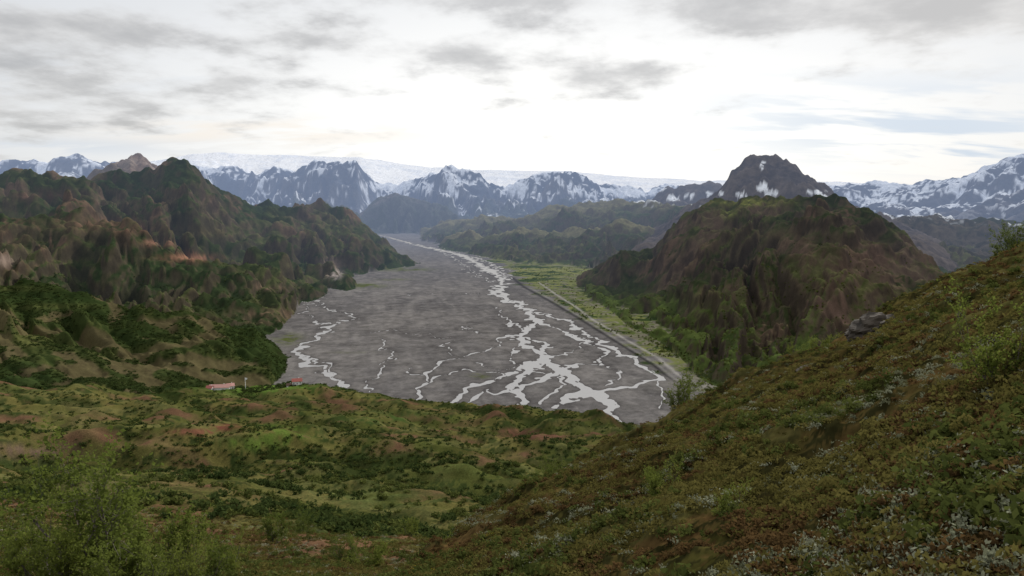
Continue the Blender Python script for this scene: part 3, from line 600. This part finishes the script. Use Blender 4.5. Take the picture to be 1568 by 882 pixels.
def hut(u,v,L_,W,hh,rh,rot,rm,name):
    a,e=ae(u,v); r=float(rfloor(a,e)); r=min(r,975) if v>560 else r
    x=r*math.sin(a); y=r*math.cos(a); z,_,_,_=hz_at([x],[y])
    E=empty(name); E.location=(x,y,float(z[0])+1.2); E.rotation_euler=(0,0,rot)
    l=L_/2;w=W/2
    co=[(-l,-w,-4),(l,-w,-4),(l,w,-4),(-l,w,-4),(-l,-w,hh),(l,-w,hh),(l,w,hh),(-l,w,hh),(-l,0,hh+rh),(l,0,hh+rh)]
    fs=[(0,1,5,4),(1,2,6,9,5),(2,3,7,6),(3,0,4,8,7)]
    part(E,"walls",co,fs,wallm)
    o=.6; k=rh/w
    rc=[(-l-o,-w-o,hh-o*k+.15),(l+o,-w-o,hh-o*k+.15),(l+o,0,hh+rh+.15),(-l-o,0,hh+rh+.15),(-l-o,w+o,hh-o*k+.15),(l+o,w+o,hh-o*k+.15)]
    rc2=[(a_,b_,c_+.2) for a_,b_,c_ in rc]
    part(E,"roof",rc+rc2,[(3,2,1,0),(4,5,2,3),(6,7,8,9),(9,8,11,10),(0,1,7,6),(5,4,10,11),(0,6,9,3),(3,9,10,4),(1,2,8,7),(2,5,11,8)],rm)
    wc=[];wf=[]
    nwin=int(L_//3.2)
    for i in range(nwin):
        cx=-l+(i+.5)*L_/nwin
        if i==nwin//2: continue
        box(wc,wf,cx-.6,cx+.6,-w-.05,-w+.02,1.0,2.2)
    part(E,"windows",wc,wf,glass)
    dc=[];df=[]; cx=-l+(nwin//2+.5)*L_/nwin; box(dc,df,cx-.55,cx+.55,-w-.06,-w+.02,0,2.1); part(E,"door",dc,df,woodm)
    cc=[];cf=[]; box(cc,cf,l*.4-.4,l*.4+.4,.4,1.2,hh,hh+rh+1.0); part(E,"chimney",cc,cf,wallm)
hut(337,600,24,9,4.8,3.0,.12,roofp,"mountain_hut"); hut(353,602,9,7,3.8,2.6,.5,roofp,"hut_annex"); hut(322,602,8,6,3.4,2.4,-.2,roofm,"hut_store")
hut(455,590,12,7,3.8,3.0,.3,roofm,"warden_hut"); hut(443,588,6,5,2.6,2,.1,woodm,"tool_shed"); hut(391,516,8,6,3,2.4,.2,roofm,"riverside_cabin")
a,e=ae(376,598); r=975; x=r*math.sin(a);y=r*math.cos(a); z,_,_,_=hz_at([x],[y])
co=[];fs=[]; box(co,fs,-.22,.22,-.22,.22,.5,15); box(co,fs,-.5,.5,-.5,.5,-1,.5); box(co,fs,.22,2.6,-.04,.04,12.4,14.4); 
fp=bpy.data.objects.new("flagpole",mesh_from("flagpole",co,fs,plain("white_paint",(.75,.75,.75),.5,.05))); bpy.context.collection.objects.link(fp); fp.location=(x,y,float(z[0]))
# ---------- world ----------
W=bpy.data.worlds.new("World"); bpy.context.scene.world=W; W.use_nodes=True; nt=W.node_tree; nt.nodes.clear(); L=nt.links.new
SUN_EL=math.radians(31)
def M(op,a,b=None,c=None,clamp=False):
    n=nt.nodes.new('ShaderNodeMath'); n.operation=op; n.use_clamp=clamp
    for i,q in enumerate((a,b,c)):
        if q is None: continue
        if isinstance(q,(int,float)): n.inputs[i].default_value=q
        else: L(q,n.inputs[i])
    return n.outputs[0]
def SS(x,a,b):
    n=nt.nodes.new('ShaderNodeMapRange'); n.interpolation_type='SMOOTHSTEP'; L(x,n.inputs['Value']); n.inputs['From Min'].default_value=a; n.inputs['From Max'].default_value=b; return n.outputs[0]
def MC(f,a,b):
    n=nt.nodes.new('ShaderNodeMix'); n.data_type='RGBA'; n.clamp_factor=True
    for s,q in ((0,f),(6,a),(7,b)):
        if isinstance(q,tuple): n.inputs[s].default_value=(*q,1)
        elif isinstance(q,(int,float)): n.inputs[s].default_value=q
        else: L(q,n.inputs[s])
    return n.outputs[2]
tc=nt.nodes.new('ShaderNodeTexCoord'); sx=nt.nodes.new('ShaderNodeSeparateXYZ'); L(tc.outputs['Generated'],sx.inputs[0])
dx,dy,dz=sx.outputs
iz=M('ADD',M('MAXIMUM',dz,0.0),.16)
cv=nt.nodes.new('ShaderNodeCombineXYZ'); L(M('DIVIDE',dx,iz),cv.inputs[0]); L(M('DIVIDE',dy,iz),cv.inputs[1])
def NZ(scale,detail,rough,off=0,dist=0.0,sy=1.0):
    mp=nt.nodes.new('ShaderNodeMapping'); mp.inputs['Location'].default_value=(off,off*.7,0); mp.inputs['Scale'].default_value=(1,sy,1); mp.inputs['Rotation'].default_value=(0,0,.25); L(cv.outputs[0],mp.inputs[0])
    n=nt.nodes.new('ShaderNodeTexNoise'); n.noise_dimensions='2D'; n.inputs['Scale'].default_value=scale; n.inputs['Detail'].default_value=detail; n.inputs['Roughness'].default_value=rough; n.inputs['Distortion'].default_value=dist; L(mp.outputs[0],n.inputs['Vector']); return n.outputs['Fac']
yy_=M('MAXIMUM',M('ABSOLUTE',dy),.15)
qx=M('DIVIDE',dx,yy_); qz=M('DIVIDE',dz,yy_)
def blob(u,v,su,sv,a):
    cx=(u-784)/F; cz=(320-v)/F
    p=M('MULTIPLY_ADD',qx,F/su,-cx*F/su); q=M('MULTIPLY_ADD',qz,F/sv,-cz*F/sv)
    s=M('ADD',M('MULTIPLY',p,p),M('MULTIPLY',q,q))
    return M('MULTIPLY',M('EXPONENT',M('MULTIPLY',s,-1.0)),a)
def SUM(l):
    s=l[0]
    for q in l[1:]: s=M('ADD',s,q)
    return s
n_big=NZ(.9,4,.6,3.1,.0); n_fine=NZ(3.0,8,.58,12.4,.0); n_st=NZ(1.3,4,.55,5.5,.2,2.6)
dark=SUM([blob(160,50,240,42,.72),blob(690,90,115,24,.66),blob(915,128,105,32,.7),blob(1400,12,300,60,1.05),blob(100,155,330,60,.68),blob(720,0,340,40,.6),blob(480,68,120,26,.5),blob(360,128,40,18,.6)])
nmix=M('ADD',M('MULTIPLY',M('SUBTRACT',n_fine,.5),1.6),M('MULTIPLY',M('SUBTRACT',n_big,.5),.9))
up=SS(dz,.35,.8)
mask=SS(M('ADD',M('ADD',dark,nmix),M('MULTIPLY',up,.25)),.12,.72)
glow=blob(850,215,640,230,1.0)
base=MC(glow,(.76,.78,.81),(1.22,1.20,1.16))
blue=SUM([blob(1420,190,330,60,.8),blob(60,110,260,30,.35),blob(160,225,220,14,.5),blob(1500,235,160,22,.6)])
base=MC(M('MULTIPLY',blue,SS(n_st,.42,.62)),base,(.56,.67,.82))
warm=M('MULTIPLY',blob(400,205,260,24,.8),SS(n_st,.4,.62)); base=MC(warm,base,(1.02,.93,.83))
cl=MC(SS(M('ADD',n_fine,M('MULTIPLY',dark,.3)),.5,.95),(.76,.75,.74),(.48,.475,.475))
skyc=MC(M('MULTIPLY',mask,.85),base,cl)
ns=nt.nodes.new('ShaderNodeTexSky'); ns.sky_type='NISHITA'; ns.sun_disc=False; ns.sun_elevation=SUN_EL
bg1=nt.nodes.new('ShaderNodeBackground'); L(ns.outputs[0],bg1.inputs[0]); bg1.inputs[1].default_value=.08
bg2=nt.nodes.new('ShaderNodeBackground'); L(skyc,bg2.inputs[0]); bg2.inputs[1].default_value=1.0
mxs=nt.nodes.new('ShaderNodeMixShader'); mxs.inputs[0].default_value=.9; L(bg1.outputs[0],mxs.inputs[1]); L(bg2.outputs[0],mxs.inputs[2])
wo=nt.nodes.new('ShaderNodeOutputWorld'); L(mxs.outputs[0],wo.inputs[0])
W.cycles.sampling_method='MANUAL'; W.cycles.sample_map_resolution=256
# ---------- sun ----------
sl=bpy.data.lights.new("sun",'SUN'); sl.energy=4.0; sl.angle=math.radians(1.5); sl.color=(1,.95,.86)
so=bpy.data.objects.new("sun",sl); bpy.context.collection.objects.link(so)
from mathutils import Vector
SUN_AZ2=math.radians(38)
d=Vector((math.sin(SUN_AZ2)*math.cos(SUN_EL),math.cos(SUN_AZ2)*math.cos(SUN_EL),math.sin(SUN_EL)))
ns.sun_rotation=SUN_AZ2
so.rotation_euler=d.to_track_quat('Z','Y').to_euler()
# ---------- camera ----------
cd=bpy.data.cameras.new("camera"); cam=bpy.data.objects.new("camera",cd); bpy.context.collection.objects.link(cam)
cd.sensor_width=36; cd.lens=36*F/1568; cd.clip_start=.1; cd.clip_end=100000
cam.location=(0,0,0); cam.rotation_euler=(math.pi/2-PIT,0,0)
sc=bpy.context.scene; sc.camera=cam
sc.view_settings.view_transform='Standard'; sc.view_settings.look='None'; sc.view_settings.exposure=0
print("done",time.time()-T0)
